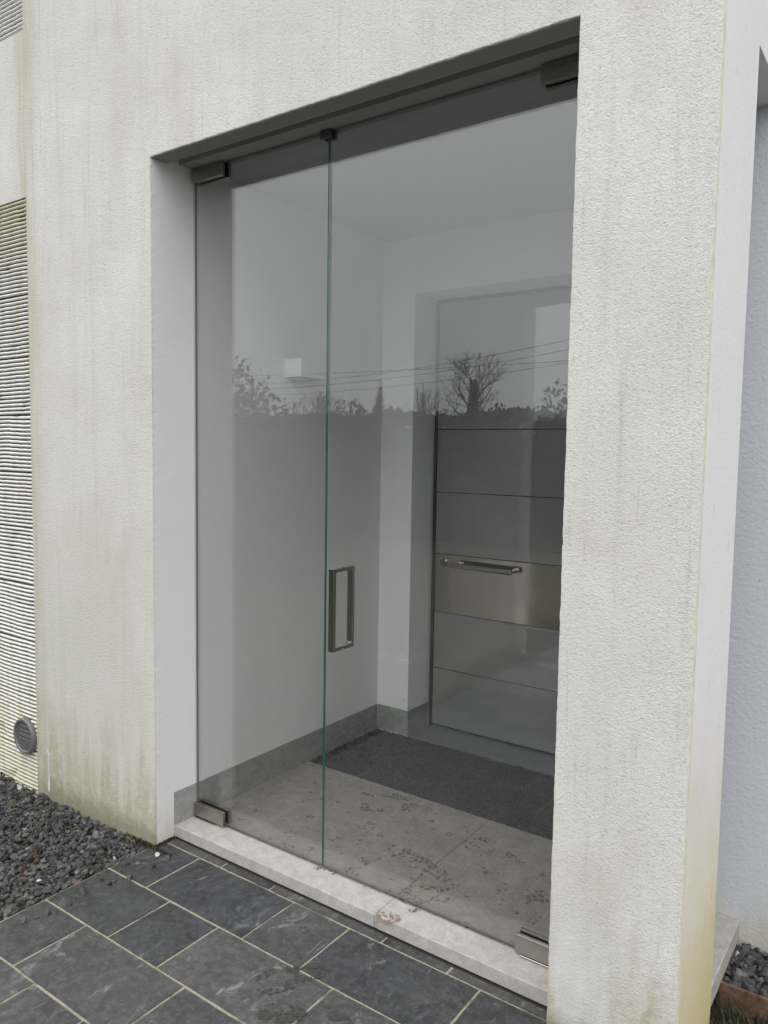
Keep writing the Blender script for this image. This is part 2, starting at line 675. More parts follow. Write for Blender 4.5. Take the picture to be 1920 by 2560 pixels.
def jit(p, a):
    v = noise.noise_vector(Vector(p) * 55) + noise.noise_vector(Vector(p) * 140) * .6
    return v * a


def strip(path, dirs, prof, mats, amp):
    """path: points on the sharp edge; dirs: (outward-in-plane direction) per point; prof: (offset, depth)."""
    base = len(V)
    k = len(prof)
    for p, d in zip(path, dirs):
        for q, (o, y) in enumerate(prof):
            c = Vector(p) + d * o + Vector((0, y, 0))
            if 0 < q < k - 1 and amp[q]:
                c += jit(c, amp[q])
            V.append(tuple(c))
    for i in range(len(path) - 1):
        for q in range(k - 1):
            a = base + i * k + q
            F.append((a, a + 1, a + k + 1, a + k))
            FM.append(mats[q])


step = .011
path, dirs = [], []
nz = int((H + .3) / step)
for i in range(nz + 1):
    path.append((0, 0, -.3 + (H + .3) * i / nz)); dirs.append(Vector((-1, 0, 0)))
dirs[-1] = Vector((-1, 0, 1))
nx = int(W / step)
for i in range(1, nx + 1):
    path.append((W * i / nx, 0, H)); dirs.append(Vector((0, 0, 1)))
dirs[-1] = Vector((1, 0, 1))
for i in range(1, nz + 1):
    path.append((W, 0, H - (H + .3) * i / nz)); dirs.append(Vector((1, 0, 0)))
prof = [(.006, 0), (.003, .0002), (.001, .0015), (0, .006), (0, .03), (0, .068), (.16, .068)]
strip(path, dirs, prof, [0, 0, 0, 1, 1, 1], [0, .0006, .0013, .0011, .0003, 0, 0])
nz = int(6.5 / .012)
path = [(E, 0, -.3 + 6.5 * i / nz) for i in range(nz + 1)]
strip(path, [Vector((-1, 0, 0))] * len(path),
      [(.006, 0), (.003, .0003), (.0006, .0016), (0, .007), (0, .016), (0, .022)],
      [0, 0, 2, 2, 2], [0, .0006, .0012, .0011, .0003, 0])
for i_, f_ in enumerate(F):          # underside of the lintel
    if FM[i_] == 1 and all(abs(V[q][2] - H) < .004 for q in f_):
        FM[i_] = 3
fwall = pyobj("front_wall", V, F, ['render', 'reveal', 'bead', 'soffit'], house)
fwall.data.polygons.foreach_set("material_index", FM)

# corner pier, side lintel, annex
box("corner_pier", W + .002, E, .022, T, -.3, 2.405, 'endwall', house)
box("side_lintel", 1.602, E, .022, B, 2.4051, 6.2, 'endwall', house)
tag(box("annex_wall", 1.602, 6.5, B + .0005, 3.2, -.3, 6.2, 'annex', house), "cool white wall set back beside the corner pier")
# vestibule shell
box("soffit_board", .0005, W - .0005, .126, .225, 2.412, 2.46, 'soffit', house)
box("vestibule_wall", -.25, 0, .0681, 1.9, -.3, 2.6, 'reveal', house)
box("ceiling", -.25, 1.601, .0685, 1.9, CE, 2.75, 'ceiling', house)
box("back_wall", 0, A, D, D2 + .06, -.25, CE - .0005, 'flecked', house)
box("door_lintel", A, 1.20, D, D2 + .06, HD, CE - .0005, 'inside', house)
box("back_wall", 1.20, 1.601, D, D2 + .06, -.25, CE - .0005, 'inside', house)
box("light_block_backing", 0, 1.601, D2 + .065, 1.88, -.25, CE - .0005, 'inside', house)  # unseen backing box added behind the door to block light
box("roof_slab", -6.9, E - .05, .05, 6, 6.0, 6.19, 'inside', house)
box("left_backing", -6.9, -.26, .05, .3, -.3, 5.99, 'inside', house)
# unseen side panel, added to keep light out of the vestibule, and stone sill
sw = box("side_light_blocker", 1.60, 1.64, T + .001, B - .001, .008, 2.400, 'door', house)
box("door_frame", 1.641, 1.655, T + .001, T + .03, .0005, 2.403, 'dark_steel', sw)  # edge strip of the added side panel
box("side_sill", W + .01, E + .001, T + .001, B - .001, -.060, 0.0, 'limestone', house, .003, 2)

# ---------------------------------------------------------------- combed panels
def comb_strip(z0, z1, x0, x1, seed, parent):
    rows = max(3, round((z1 - z0) / .0169))
    nxs = 70
    # rib profile: a sloping weathered top and an undercut below, as a notched trowel leaves it
    pr = [(0, .0115), (.10, .0125), (.26, .004), (.45, .0012), (.62, .0008), (.80, .003), (.93, .009)]
    per = len(pr)
    VV, FF = [], []
    zz = []
    for r in range(rows):
        for t, y in pr:
            zz.append((z0 + (z1 - z0) * (r + t) / rows, y, r))
    zz.append((z1, .0115, rows))
    # ragged right end of each rib
    for i in range(nxs + 1):
        u = i / nxs
        u = 1 - (1 - u) ** 1.5
        x = x0 + (x1 - x0) * u
        for (z, y, r) in zz:
            n1 = noise.noise(Vector((x * 5, seed * 3.1, z * 1.2)))
            n2 = noise.noise(Vector((x * 34, z * 5, seed)))
            n3 = noise.noise(Vector((x * 60, z * 60, seed + 3)))
            edge = min(abs(z - z0), abs(z1 - z)) / .03
            wob = n1 * .0055 + n2 * .0016
            if edge < 1:
                wob *= .3 + .7 * edge
            yy = y + n3 * .0013 + max(0, noise.noise(Vector((x * 9, z * 14, seed + 9))) - .32) * .016
            VV.append((x, min(yy, .016), z + wob))
    k = len(zz)
    for i in range(nxs):
        for j in range(k - 1):
            a = i * k + j
            FF.append((a, a + k, a + k + 1, a + 1))
    return pyobj("combed_strip", VV, FF, 'combed', parent)


for name, zz in (("combed_panel", [-.16, .11, .350, .587, .827, 1.067, 1.298, 1.536, 1.772, 2.022, 2.220, 2.401]),
                 ("combed_panel", [3.047, 3.285, 3.52, 3.755])):
    cp = box(name, -1.949, PX - .001, .0175, .06, zz[0], zz[-1] if zz[0] < 0 else 5.298, 'combed', house)
    tag(cp, "combed render panel with horizontal ridges")
    for i in range(len(zz) - 1):
        comb_strip(zz[i] + .0012, zz[i + 1] - .0012, -1.948, PX - .0005, i + (20 if zz[0] > 0 else 0), cp)
for z0 in np.arange(3.757, 5.28, .237):
    comb_strip(z0, min(z0 + .235, 5.296), -1.948, PX - .0005, int(z0 * 10), cp)

VV, FF = [], []
run_pts = [(-.704, .150, .003), (-.698, .142, .006), (-.692, .128, .0035), (-.690, .088, .003), (-.6905, .045, .0035), (-.692, .01, .006), (-.694, -.015, .0085), (-.694, -.025, .007), (-.694, -.032, .002)]
for (px_, pz_, pw_) in run_pts:
    VV += [(px_ - pw_, -.0006, pz_), (px_, -.0024, pz_), (px_ + pw_, -.0006, pz_)]
for i in range(len(run_pts) - 1):
    FF += [(i * 3, i * 3 + 1, i * 3 + 4, i * 3 + 3), (i * 3 + 1, i * 3 + 2, i * 3 + 5, i * 3 + 4)]
tag(pyobj("paint_run", VV, FF, 'lamp', house, True), "white dried paint run beside the vent")

# ---------------------------------------------------------------- floor, sill, mat, skirting
floor = box("floor", 0.0, 1.60, S0 + .02, D2 + .05, -.25, -.032, 'mortar')
tag(floor, kind="structure")
XJ2 = .930
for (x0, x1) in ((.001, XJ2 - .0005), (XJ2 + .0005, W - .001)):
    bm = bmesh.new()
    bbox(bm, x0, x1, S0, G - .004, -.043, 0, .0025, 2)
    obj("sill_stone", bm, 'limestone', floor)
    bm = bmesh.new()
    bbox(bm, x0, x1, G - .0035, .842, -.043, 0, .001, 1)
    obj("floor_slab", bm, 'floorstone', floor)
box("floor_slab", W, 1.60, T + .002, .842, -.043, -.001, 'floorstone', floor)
box("door_step", A + .001, 1.199, D + .004, D2 + .03, -.04, .003, 'step', floor, .0015, 1)
box('dirt_line', .002, W - .002, S0 - .006, S0 + .0115, -.10, GZ - .0025, 'dirt', floor)
# bed under the front of the sill
box("sill_bed", .001, W - .001, S0 + .012, S0 + .03, -.12, -.043, 'mortar', floor)

# entrance mat, looped matting with real pile
nxm, nym = 330, 116
mx0, mx1, my0, my1 = .004, 1.597, .845, D - .002
gx = np.linspace(mx0, mx1, nxm + 1)
gy = np.linspace(my0, my1, nym + 1)
VV = []
hh = rng.random((nxm + 1, nym + 1))
for i, x in enumerate(gx):
    for j, y in enumerate(gy):
        VV.append((x + rng.uniform(-.0018, .0018) * (0 < i < nxm), y + rng.uniform(-.0018, .0018) * (0 < j < nym), -.008 + .009 * hh[i, j] + .002 * noise.noise(Vector((x * 30, y * 30, 0)))))
FF = [(i * (nym + 1) + j, (i + 1) * (nym + 1) + j, (i + 1) * (nym + 1) + j + 1, i * (nym + 1) + j + 1)
      for i in range(nxm) for j in range(nym)]
mat_o = pyobj("door_mat", VV, FF, 'matting')
tag(mat_o, "dark grey loop-pile entrance mat let into the stone floor", "mat")

for (x0, x1, y0, y1) in ((0.0, .004, S0 - .001, .655), (0.0, .004, .6562, D - .0045),
                         (.0045, A - .0005, D - .004, D), (A, A + .004, D - .004, D2 - .012)):
    box("skirting_stone", x0 - (.0 if x1 < .01 else 0), x1, y0, y1, .0005, KS, 'skirting', house, .0012, 1)

# footprints: mud left in the pattern of a boot sole, flat flecks on the stone
def footprint(name, cx, cy, z, ang, ln, wd, seed, density, mat, parent, part=(0, 1)):
    c = .0027
    VV, FF = [], []
    nl, nw = int(ln / c), int(wd / c)
    ca, sa = math.cos(ang), math.sin(ang)
    for i in range(nl):
        u = (i + .5) / nl
        if not part[0] <= u <= part[1]:
            continue
        half = .5 * (.80 + .25 * math.sin(u * 5.2 + .3)) * (min(1, (u * (1 - u)) * 9)) ** .5
        for j in range(nw):
            t = (j + .5) / nw - .5
            if abs(t) > half:
                continue
            p = Vector(((u - .5) * ln, t * wd, seed * 7.7))
            big = noise.noise(p * 24) + .45 * noise.noise(p * 70)
            # tread blocks parted by grooves running across and aslant
            gr = (u * ln / .021 + .55 * abs(t) * 4) % 1.0
            gl = (t * wd / .026 + .5 + .25 * math.sin(u * 9)) % 1.0
            solid = (gr > .26) and (gl > .2)
            val = big + (.18 if solid else -.75) + (abs(t) / max(half, .01)) * .12 + density
            if val < 0.12 + .2 * random.random():
                continue
            x, y = p.x, p.y
            q = len(VV)
            for dx, dy in ((-.5, -.5), (.5, -.5), (.5, .5), (-.5, .5)):
                xx, yy = x + dx * c, y + dy * c
                jx = noise.noise(Vector((xx * 300, yy * 300, seed))) * .0012
                xx += jx
                yy += noise.noise(Vector((xx * 300, yy * 300, seed + 5))) * .0012
                VV.append((cx + xx * ca - yy * sa, cy + xx * sa + yy * ca, z))
            FF.append((q, q + 1, q + 2, q + 3))
    if FF:
        return pyobj(name, VV, FF, mat, parent)


FP = [(.505, .640, .25, .13, .062, 0.10), (.515, .790, .05, .20, .06, -.02), (.650, .752, .45, .13, .075, -.22),
      (.885, .415, -.15, .24, .095, -.06), (1.000, .300, 1.15, .24, .10, -.06), (.975, .098, .35, .085, .075, .02),
      (.885, .205, -.5, .13, .06, -.28), (1.275, .455, .75, .24, .11, -.24), (1.050, .650, -.2, .22, .09, -.34),
      (.728, .330, .1, .11, .07, -.36), (1.02, .215, .8, .13, .07, -.26), (.365, .60, .2, .16, .10, -.38),
      (.42, .30, .9, .22, .09, -.50), (.80, .69, .4, .2, .09, -.48), (1.19, .25, .5, .2, .1, -.52), (.62, .48, -.3, .24, .1, -.5)]
for i, (x, y, a, l, wd, dn) in enumerate(FP):
    footprint("muddy_footprint", x, y, .0006, a, l, wd, i + 1, dn, 'clay' if y < .18 else 'mud', floor)


footprint("mud_specks", .76, .50, .0005, 0, 1.46, .60, 50, -.60, 'mud', floor)
footprint("mud_specks", .95, .40, .0007, .1, 1.0, .40, 57, -.60, 'mud', floor)


# ---------------------------------------------------------------- glass doors
def glass_leaf(x0, x1, label):
    z0, z1 = .0095, 2.4080
    y0, y1 = G - .0042, G + .0042
    vv = [(x0, y0, z0), (x1, y0, z0), (x1, y1, z0), (x0, y1, z0), (x0, y0, z1), (x1, y0, z1), (x1, y1, z1), (x0, y1, z1)]
    ff = [(0, 1, 5, 4), (2, 3, 7, 6), (1, 2, 6, 5), (3, 0, 4, 7), (0, 3, 2, 1), (4, 5, 6, 7)]
    o = pyobj("glass_door", vv, ff, ['glass', 'edge', 'seal'], house)
    o.data.polygons.foreach_set("material_index", [0, 0, 1 if x1 < 1 else 2, 1 if x0 > .1 else 2, 2, 2])
    tag(o, label)
    return o


def clamp(parent, x0, x1, z0, z1, bottom):
    bm = bmesh.new()
    bbox(bm, x0, x1, G - .0225, G - .0085, z0, z1, .0022, 2)
    bbox(bm, x0, x1, G + .0085, G + .0225, z0, z1, .0022, 2)
    o = obj("hinge_clamp", bm, 'clamp', parent)
    ins = .004
    return o


def clamp_gasket(parent, x0, x1, z0, z1):
    bm = bmesh.new()
    bbox(bm, x0 + .003, x1 - .003, G - .0083, G - .0056, z0 + .003, z1 - .003)
    bbox(bm, x0 + .003, x1 - .003, G + .0056, G + .0083, z0 + .003, z1 - .003)
    obj("clamp_gasket", bm, 'gasket', parent)


XJ = .6345
gl = glass_leaf(.0065, XJ - .0012, "narrow clear glass leaf on the left of the entrance")
gr = glass_leaf(XJ + .0012, W - .012, "wide clear glass leaf with a steel pull handle")
for leaf, x0, x1 in ((gl, .012, .168), (gr, 1.357, W - .004)):
    for z0, z1 in ((.0075, .060), (2.359, 2.4105)):
        clamp(leaf, x0, x1, z0, z1, z0 < 1)
        clamp_gasket(leaf, x0, x1, z0, z1)
    box("floor_pivot", x0 - (.0 if x0 < .1 else -.018), x1 - (.045 if x0 < .1 else 0), G - .026, G + .026, .0008, .0062, 'clamp', leaf, .0012, 1)
    box("top_pivot", x0 + .02, x1 - .03, G - .011, G + .011, 2.411, 2.4115, 'gasket', leaf)
# stop clip over the meeting edges
bm = bmesh.new()
bbox(bm, .608, .652, G - .018, G - .0056, 2.386, 2.4115, .0015, 1)
bbox(bm, .608, .652, G + .0056, G + .018, 2.386, 2.4115, .0015, 1)
obj("stop_clip", bm, 'dark_steel', house)


# rectangular pull, half on each side of the glass
def pull(parent):
    x0, x1 = .692, .7135
    zt, zb = 1.034, .7645
    th = .0125
    bm = bmesh.new()
    for s in (-1, 1):
        yo, yi, yg = G + s * .0545, G + s * (.0545 - th), G + s * .0056
        outer = [(yg, zt), (yo, zt), (yo, zb), (yg, zb)]
        prof = [(yg + s * .0012, zt - .0009), (yg + s * .0012, zt), (yo, zt), (yo, zb), (yg + s * .0012, zb),
                (yg + s * .0012, zb + th)]
        # inner corners rounded
        r = .006
        for k in range(5):
            a = math.pi * 1.5 + k * math.pi / 8
            prof.append((yi - s * r + s * r * math.cos(a), zb + th + r + r * math.sin(a)))
        for k in range(5):
            a = k * math.pi / 8
            prof.append((yi - s * r + s * r * math.cos(a), zt - th - r + r * math.sin(a)))
        prof.append((yg + s * .0012, zt - th))
        prof = prof[1:]
        f0 = [bm.verts.new((x0, y, z)) for y, z in prof]
        f1 = [bm.verts.new((x1, y, z)) for y, z in prof]
        n = len(prof)
        for k in range(n):
            bm.faces.new((f0[k], f0[(k + 1) % n], f1[(k + 1) % n], f1[k]))
        bm.faces.new(f0)
        bm.faces.new(f1[::-1])
        for z in (zt - th / 2, zb + th / 2):
            bbox(bm, x0 + .003, x1 - .003, G + s * .0054 - (.0016 if s < 0 else 0), G + s * .0054 + (.0016 if s > 0 else 0), z - .004, z + .004)
    bmesh.ops.recalc_face_normals(bm, faces=bm.faces)
    ed = [e_ for e_ in bm.edges if e_.calc_face_angle(0) > 1.2]
    bmesh.ops.bevel(bm, geom=ed, offset=.0009, segments=1, affect='EDGES')
    return obj("pull_handle", bm, 'steel', parent)


pull(gr)

# ---------------------------------------------------------------- inner entrance door
door = box("entrance_door", A + .0345, 1.118, D2 + .006, D2 + .05, .013, 2.146, 'black', house)
tag(door, "grey panelled entrance door with a stainless steel band")
seams = [.014, .3096, .6007, .8991, 1.2101, 1.523, 2.146]
for i in range(6):
    z0, z1 = seams[i] + .0016, seams[i + 1] - .0016
    if i == 2:
        p = box("steel_plate", .2075, 1.116, D2 - .001, D2 + .0055, z0, z1, 'plate', door, .0006, 1)
    else:
        p = box("door_panel", .2075, 1.116, D2, D2 + .0055, z0, z1, 'door', door, .0009, 1)
bm = bmesh.new()
bbox(bm, .1985, .2062, D2 - .010, D2 + .05, .0045, 2.1585, .0006, 1)
bbox(bm, .2063, 1.125, D2 - .006, D2 + .05, 2.1492, 2.1585, .0006, 1)
bbox(bm, 1.120, 1.135, D2 - .010, D2 + .05, .0045, 2.1490, .0006, 1)
obj("door_frame", bm, 'dark_steel', door)
box("frame_gap", A + .0005, .1983, D2 + .004, D2 + .05, .004, 2.161, 'black', door)

# handle: flat-oval bar on two posts
bm = bmesh.new()
zc, yb = .8555, D2 - .054
n = 20
prev = None
rings = []
for x in (.326, .3275, .66, .6615):
    k = .9 if x in (.326, .6615) else 1
    rings.append([bm.verts.new((x, yb + .0085 * k * math.cos(2 * math.pi * q / n), zc - (.003 if x > .5 else 0) + .0135 * k * math.sin(2 * math.pi * q / n))) for q in range(n)])
for i in range(3):
    for q in range(n):
        bm.faces.new((rings[i][q], rings[i][(q + 1) % n], rings[i + 1][(q + 1) % n], rings[i + 1][q]))
bm.faces.new(rings[0][::-1]); bm.faces.new(rings[-1])
for x in (.348, .650):
    z = zc - (.003 if x > .5 else 0)
    tube(bm, [(x, yb + .004, z), (x, D2 - .012, z)], [.0088, .0088], 16)
    tube(bm, [(x, D2 - .012, z), (x, D2 - .0012, z)], [.0115, .0125], 20)
bmesh.ops.recalc_face_normals(bm, faces=bm.faces)
obj("bar_handle", bm, 'steel', door, False)
bm = bmesh.new()
tube(bm, [(.2625, D2 - .0012, .8575), (.2625, D2 - .009, .8575), (.2625, D2 - .0105, .8575)], [.0185, .0175, .0155], 24)
lock = obj("lock_cylinder", bm, 'steel', door)
bm = bmesh.new()
bbox(bm, .2545, .2705, D2 - .0112, D2 - .0106, .8566, .8584)
bbox(bm, .2612, .2638, D2 - .0113, D2 - .0107, .8510, .8640)
obj("keyhole", bm, 'gasket', lock)
# seam in the plate by the handle
box("plate_seam", .3870, .3878, D2 - .0014, D2 - .0011, .815, .8970, 'gasket', door)


# wrinkled protective film lifting off at two seams
def film_strip(x0, x1, z, hgt, seed):
    VV, FF = [], []
    nx_, nz_ = 90, 10
    for i in range(nx_ + 1):
        u = i / nx_
        x = x0 + (x1 - x0) * u
        env = math.sin(math.pi * min(1, u * 1.05)) ** .6 * (0.45 + .55 * abs(noise.noise(Vector((x * 7, seed, 0)))) * 2)
        for j in range(nz_ + 1):
            t = j / nz_
            zz_ = z - hgt * env * t + .004 * noise.noise(Vector((x * 14, seed, 3))) * t
            lift = .0007 + .0055 * env * abs(noise.noise(Vector((x * 16, t * 3.0 + x * 5, seed)))) * math.sin(math.pi * t)
            VV.append((x, D2 - lift, zz_))
    for i in range(nx_):
        for j in range(nz_):
            a = i * (nz_ + 1) + j
            FF.append((a, a + nz_ + 1, a + nz_ + 2, a + 1))
    pyobj("peeling_film", VV, FF, 'film', door, True)


film_strip(.40, 1.10, .5975, .014, 1.3)
film_strip(.212, .36, .3250, .018, 4.1)
film_strip(.70, 1.10, .3250, .017, 7.7)

# ---------------------------------------------------------------- wall light
lamp = empty("wall_light", (0, .751, 1.714))
tag(lamp, "small white box-shaped wall light on the vestibule wall", "wall light")


def lbox(name, x0, x1, y0, y1, z0, z1, mat, bev=.001):
    o = box(name, x0, x1, y0 - .751, y1 - .751, z0 - 1.714, z1 - 1.714, mat, lamp, bev)
    return o


bm = bmesh.new()
t_ = .0025
for a_ in ((.0005, .0904, .678, .678 + t_), (.0005, .0904, .8243 - t_, .8243), (.0904 - t_, .0904, .6781 + t_, .8242 - t_), (.0005, .004, .6781 + t_, .8242 - t_)):
    bbox(bm, a_[0], a_[1], a_[2] - .751, a_[3] - .751, 0, .0752, .0006, 1)
obj("lamp_housing", bm, 'lamp', lamp)
lbox("lamp_lens", .006, .087, .682, .820, 1.7165, 1.720, 'lampglass', .0005)
lbox("lamp_lens", .006, .087, .682, .820, 1.774, 1.777, 'lampglass', .0005)

# ---------------------------------------------------------------- round wall vent
vent = empty("wall_vent", (-.858, 0, .172))
tag(vent, "round grey louvred vent cover low on the combed wall panel", "vent")
bm = bmesh.new()
n = 40
prf = [(.0775, .012), (.0775, -.012), (.0735, -.0185), (.066, -.0185), (.062, -.014), (.062, .004)]
rings = [[bm.verts.new((r * math.cos(2 * math.pi * k / n), y, r * math.sin(2 * math.pi * k / n))) for k in range(n)] for r, y in prf]
for i in range(len(rings) - 1):
    for k in range(n):
        bm.faces.new((rings[i][k], rings[i][(k + 1) % n], rings[i + 1][(k + 1) % n], rings[i + 1][k]))
bmesh.ops.recalc_face_normals(bm, faces=bm.faces)
obj("vent_ring", bm, 'vent', vent, False)
bm = bmesh.new()
bmesh.ops.create_circle(bm, cap_ends=True, radius=.0625, segments=32, matrix=Matrix.Translation((0, .003, 0)) @ Matrix.Rotation(R(90), 4, 'X'))
obj("vent_back", bm, 'ventcore', vent)
for i in range(13):
    z = -.0555 + i * .00925
    hw = math.sqrt(max(.0001, .0625 ** 2 - z * z)) - .0005
    bm = bmesh.new()
    bbox(bm, -hw, hw, -.014, -.004, z - .0015, z + .0015)
    bmesh.ops.rotate(bm, verts=bm.verts, cent=(0, -.008, z), matrix=Matrix.Rotation(R(-20), 3, 'X'))
    obj("louvre", bm, 'vent', vent)

# ---------------------------------------------------------------- slate paving
paving = box("paving", -.012, 3.3, -4.6, S0 + .011, -.115, GZ - .0035, 'mortar')
tag(paving, kind="structure")


def paver_mesh(lx, ly, seed):
    nx_, ny_ = max(2, int(lx / .04)), max(1, int(ly / .04))
    bm = bmesh.new()
    g = [[None] * (ny_ + 1) for _ in range(nx_ + 1)]
    for i in range(nx_ + 1):
        for j in range(ny_ + 1):
            x, y = lx * (i / nx_ - .5), ly * (j / ny_ - .5)
            q = Vector((x * 9, y * 9, seed * 5.3))
            ed = i in (0, nx_) or j in (0, ny_)
            v = Vector((x, y, noise.noise(q) * .0012 - (.0016 if ed else 0)))
            if ed:
                jv = noise.noise_vector(Vector((x * 30, y * 30, seed))) * .0016
                v.x += jv.x
                v.y += jv.y
            g[i][j] = bm.verts.new(v)
    for i in range(nx_):
        for j in range(ny_):
            bm.faces.new((g[i][j], g[i + 1][j], g[i + 1][j + 1], g[i][j + 1]))
    ring = [g[i][0] for i in range(nx_ + 1)] + [g[nx_][j] for j in range(1, ny_ + 1)] + \
           [g[i][ny_] for i in range(nx_ - 1, -1, -1)] + [g[0][j] for j in range(ny_ - 1, 0, -1)]
    low = [bm.verts.new(v.co + Vector((0, 0, -.02))) for v in ring]
    k = len(ring)
    for i in range(k):
        bm.faces.new((ring[(i + 1) % k], ring[i], low[i], low[(i + 1) % k]))
    me = bpy.data.meshes.new("paver")
    bm.to_mesh(me)
    bm.free()
    me.materials.append(M['slate'])
    return me


J = .0042            # half joint
PM = {}


def place_paver(x0, x1, y0, y1):
    lx, ly = round(x1 - x0 - 2 * J, 3), round(y1 - y0 - 2 * J, 3)
    if lx < .02 or ly < .012:
        return
    var = random.randrange(3)
    k = (lx, ly, var)
    if k not in PM:
        PM[k] = paver_mesh(lx, ly, len(PM) + 1)
    o = bpy.data.objects.new("paver", PM[k])
    o.location = ((x0 + x1) / 2, (y0 + y1) / 2, GZ + random.uniform(-.0008, .0008))
    o.rotation_euler = (random.uniform(-.003, .003), random.uniform(-.003, .003), math.pi * random.randrange(2))
    link(o, paving)


PL = -.012
# cut strip against the sill
xs_ = [.004, .295, .527, .985, 1.211, W - .004]
for a_, b_ in zip(xs_[:-1], xs_[1:]):
    place_paver(a_, b_, .045, S0 - .001)
LX, SX, RY = .4515, .2265, .2345
# measured first joints of each course and which length follows
starts = {0: (.190, 'L'), 1: (.317, 'S'), 2: (.2165, 'L'), 3: (.333, 'S')}
y1 = .045
for r in range(20):
    y0 = y1 - RY
    s, kind = starts[r % 4]
    # walk left to the gravel edge, then right
    cuts = [s]
    x, kd = s, ('S' if kind == 'L' else 'L')
    while x > PL:
        x -= LX if kd == 'L' else SX
        kd = 'S' if kd == 'L' else 'L'
        cuts.insert(0, max(x, PL))
    x, kd = s, kind
    while x < 3.3:
        x += LX if kd == 'L' else SX
        kd = 'S' if kd == 'L' else 'L'
        cuts.append(min(x, 3.3))
    for a_, b_ in zip(cuts[:-1], cuts[1:]):
        place_paver(a_, b_, y0, y1)
    y1 = y0
# damp boot marks on the slate
footprint("damp_footprint", .878, -.225, GZ + .0016, .95, .21, .10, 31, -.06, 'damp', paving)
footprint("damp_footprint", .955, -.345, GZ + .0016, .75, .13, .09, 32, -.02, 'damp', paving)
footprint("damp_footprint", 1.13, -.27, GZ + .0016, .6, .16, .08, 33, -.34, 'damp', paving)


# ---------------------------------------------------------------- slate chippings
def rock_variants(k, n=9):
    out = []
    for i in range(k):
        bm = bmesh.new()
        for _ in range(n):
            v = Vector(rng.normal(size=3)).normalized()
            bm.verts.new((v.x, v.y * .78, v.z * .5))
        r = bmesh.ops.convex_hull(bm, input=bm.verts)
        bmesh.ops.delete(bm, geom=[v for v in bm.verts if not v.link_faces], context='VERTS')
        bm.verts.index_update()
        out.append((np.array([v.co[:] for v in bm.verts]), [tuple(v.index for v in f.verts) for f in bm.faces]))
        bm.free()
    return out


ROCKS = rock_variants(14, 10) + rock_variants(10, 14)


def gravel(name, x0, x1, y0, y1, z, count, size, label):
    VV, FF, CC = [], [], []
    off = 0
    for i in range(count):
        rv, rf = ROCKS[rng.integers(len(ROCKS))]
        s = size * (.55 + .75 * rng.random() ** 1.6)
        layer = rng.random()
        a, b, c = rng.uniform(0, 6.28), rng.normal() * .38, rng.normal() * .38
        m = np.array(Matrix.Rotation(a, 3, 'Z') @ Matrix.Rotation(b, 3, 'X') @ Matrix.Rotation(c, 3, 'Y'))
        sc = np.array([1, 1, 1.0]) * s * np.array([1 + .25 * rng.normal() * .5, 1, 1 + .3 * abs(rng.normal())])
        x, y = rng.uniform(x0 + s * .8, x1 - s * .75), rng.uniform(y0 + s, y1 - s * .8)
        stray = i < count * .002 and x1 < 0
        if stray:
            s *= .6
            x, y = rng.uniform(-.01, .07) + abs(rng.normal()) * .05, rng.uniform(-.9, -.02)
        zz = z + .006 if stray else z - .024 + .024 * layer + .006 * noise.noise(Vector((x * 6, y * 6, 0)))
        VV.append((rv * sc) @ m.T + np.array([x, y, zz]))
        FF.extend(tuple(q + off for q in f) for f in rf)
        off += len(rv)
        t = .060 * (1 + .55 * rng.normal() * .6)
        t = max(.018, t)
        col = np.array([t, t * 1.0, t * 1.0])
        u = rng.random()
        if u < .02:
            col = np.array([.13, .07, .045])
        elif u < .045:
            col = np.array([.14, .125, .075])
        elif u < .053:
            col = np.array([.5, .5, .47])
        elif u < .20:
            col = col * 1.7
        CC.append(np.tile(np.append(col, 1), (len(rv), 1)))
    VV = np.concatenate(VV)
    CC = np.concatenate(CC)
    o = pyobj(name, VV.tolist(), FF, 'gravel')
    at = o.data.color_attributes.new("tone", 'FLOAT_COLOR', 'POINT')
    at.data.foreach_set("color", CC.astype(np.float32).ravel())
    tag(o, label, "gravel", kind="stuff")
    return o


gravel("gravel", -1.75, -.010, -1.35, .005, -.050, 14500, .0152, "dark slate chippings along the wall left of the paving")
gravel("gravel", E - .01, 2.7, .492, B + .004, -.062, 1900, .0165, "dark slate chippings in the bed beside the corner pier")
soil = box("soil_bed", -1.8, -.013, -1.4, .02, -.16, -.085, 'mortar')
tag(soil, kind="structure")
tag(box("soil_bed", E - .25, 2.75, .493, B + .01, -.16, -.092, 'mortar'), kind="structure")

edging = box("steel_edging", 1.66, 2.75, .480, .490, -.17, -.052, 'rust', None, .0015, 1)
tag(edging, "rusty steel edging strip between chippings and grass", "edging")


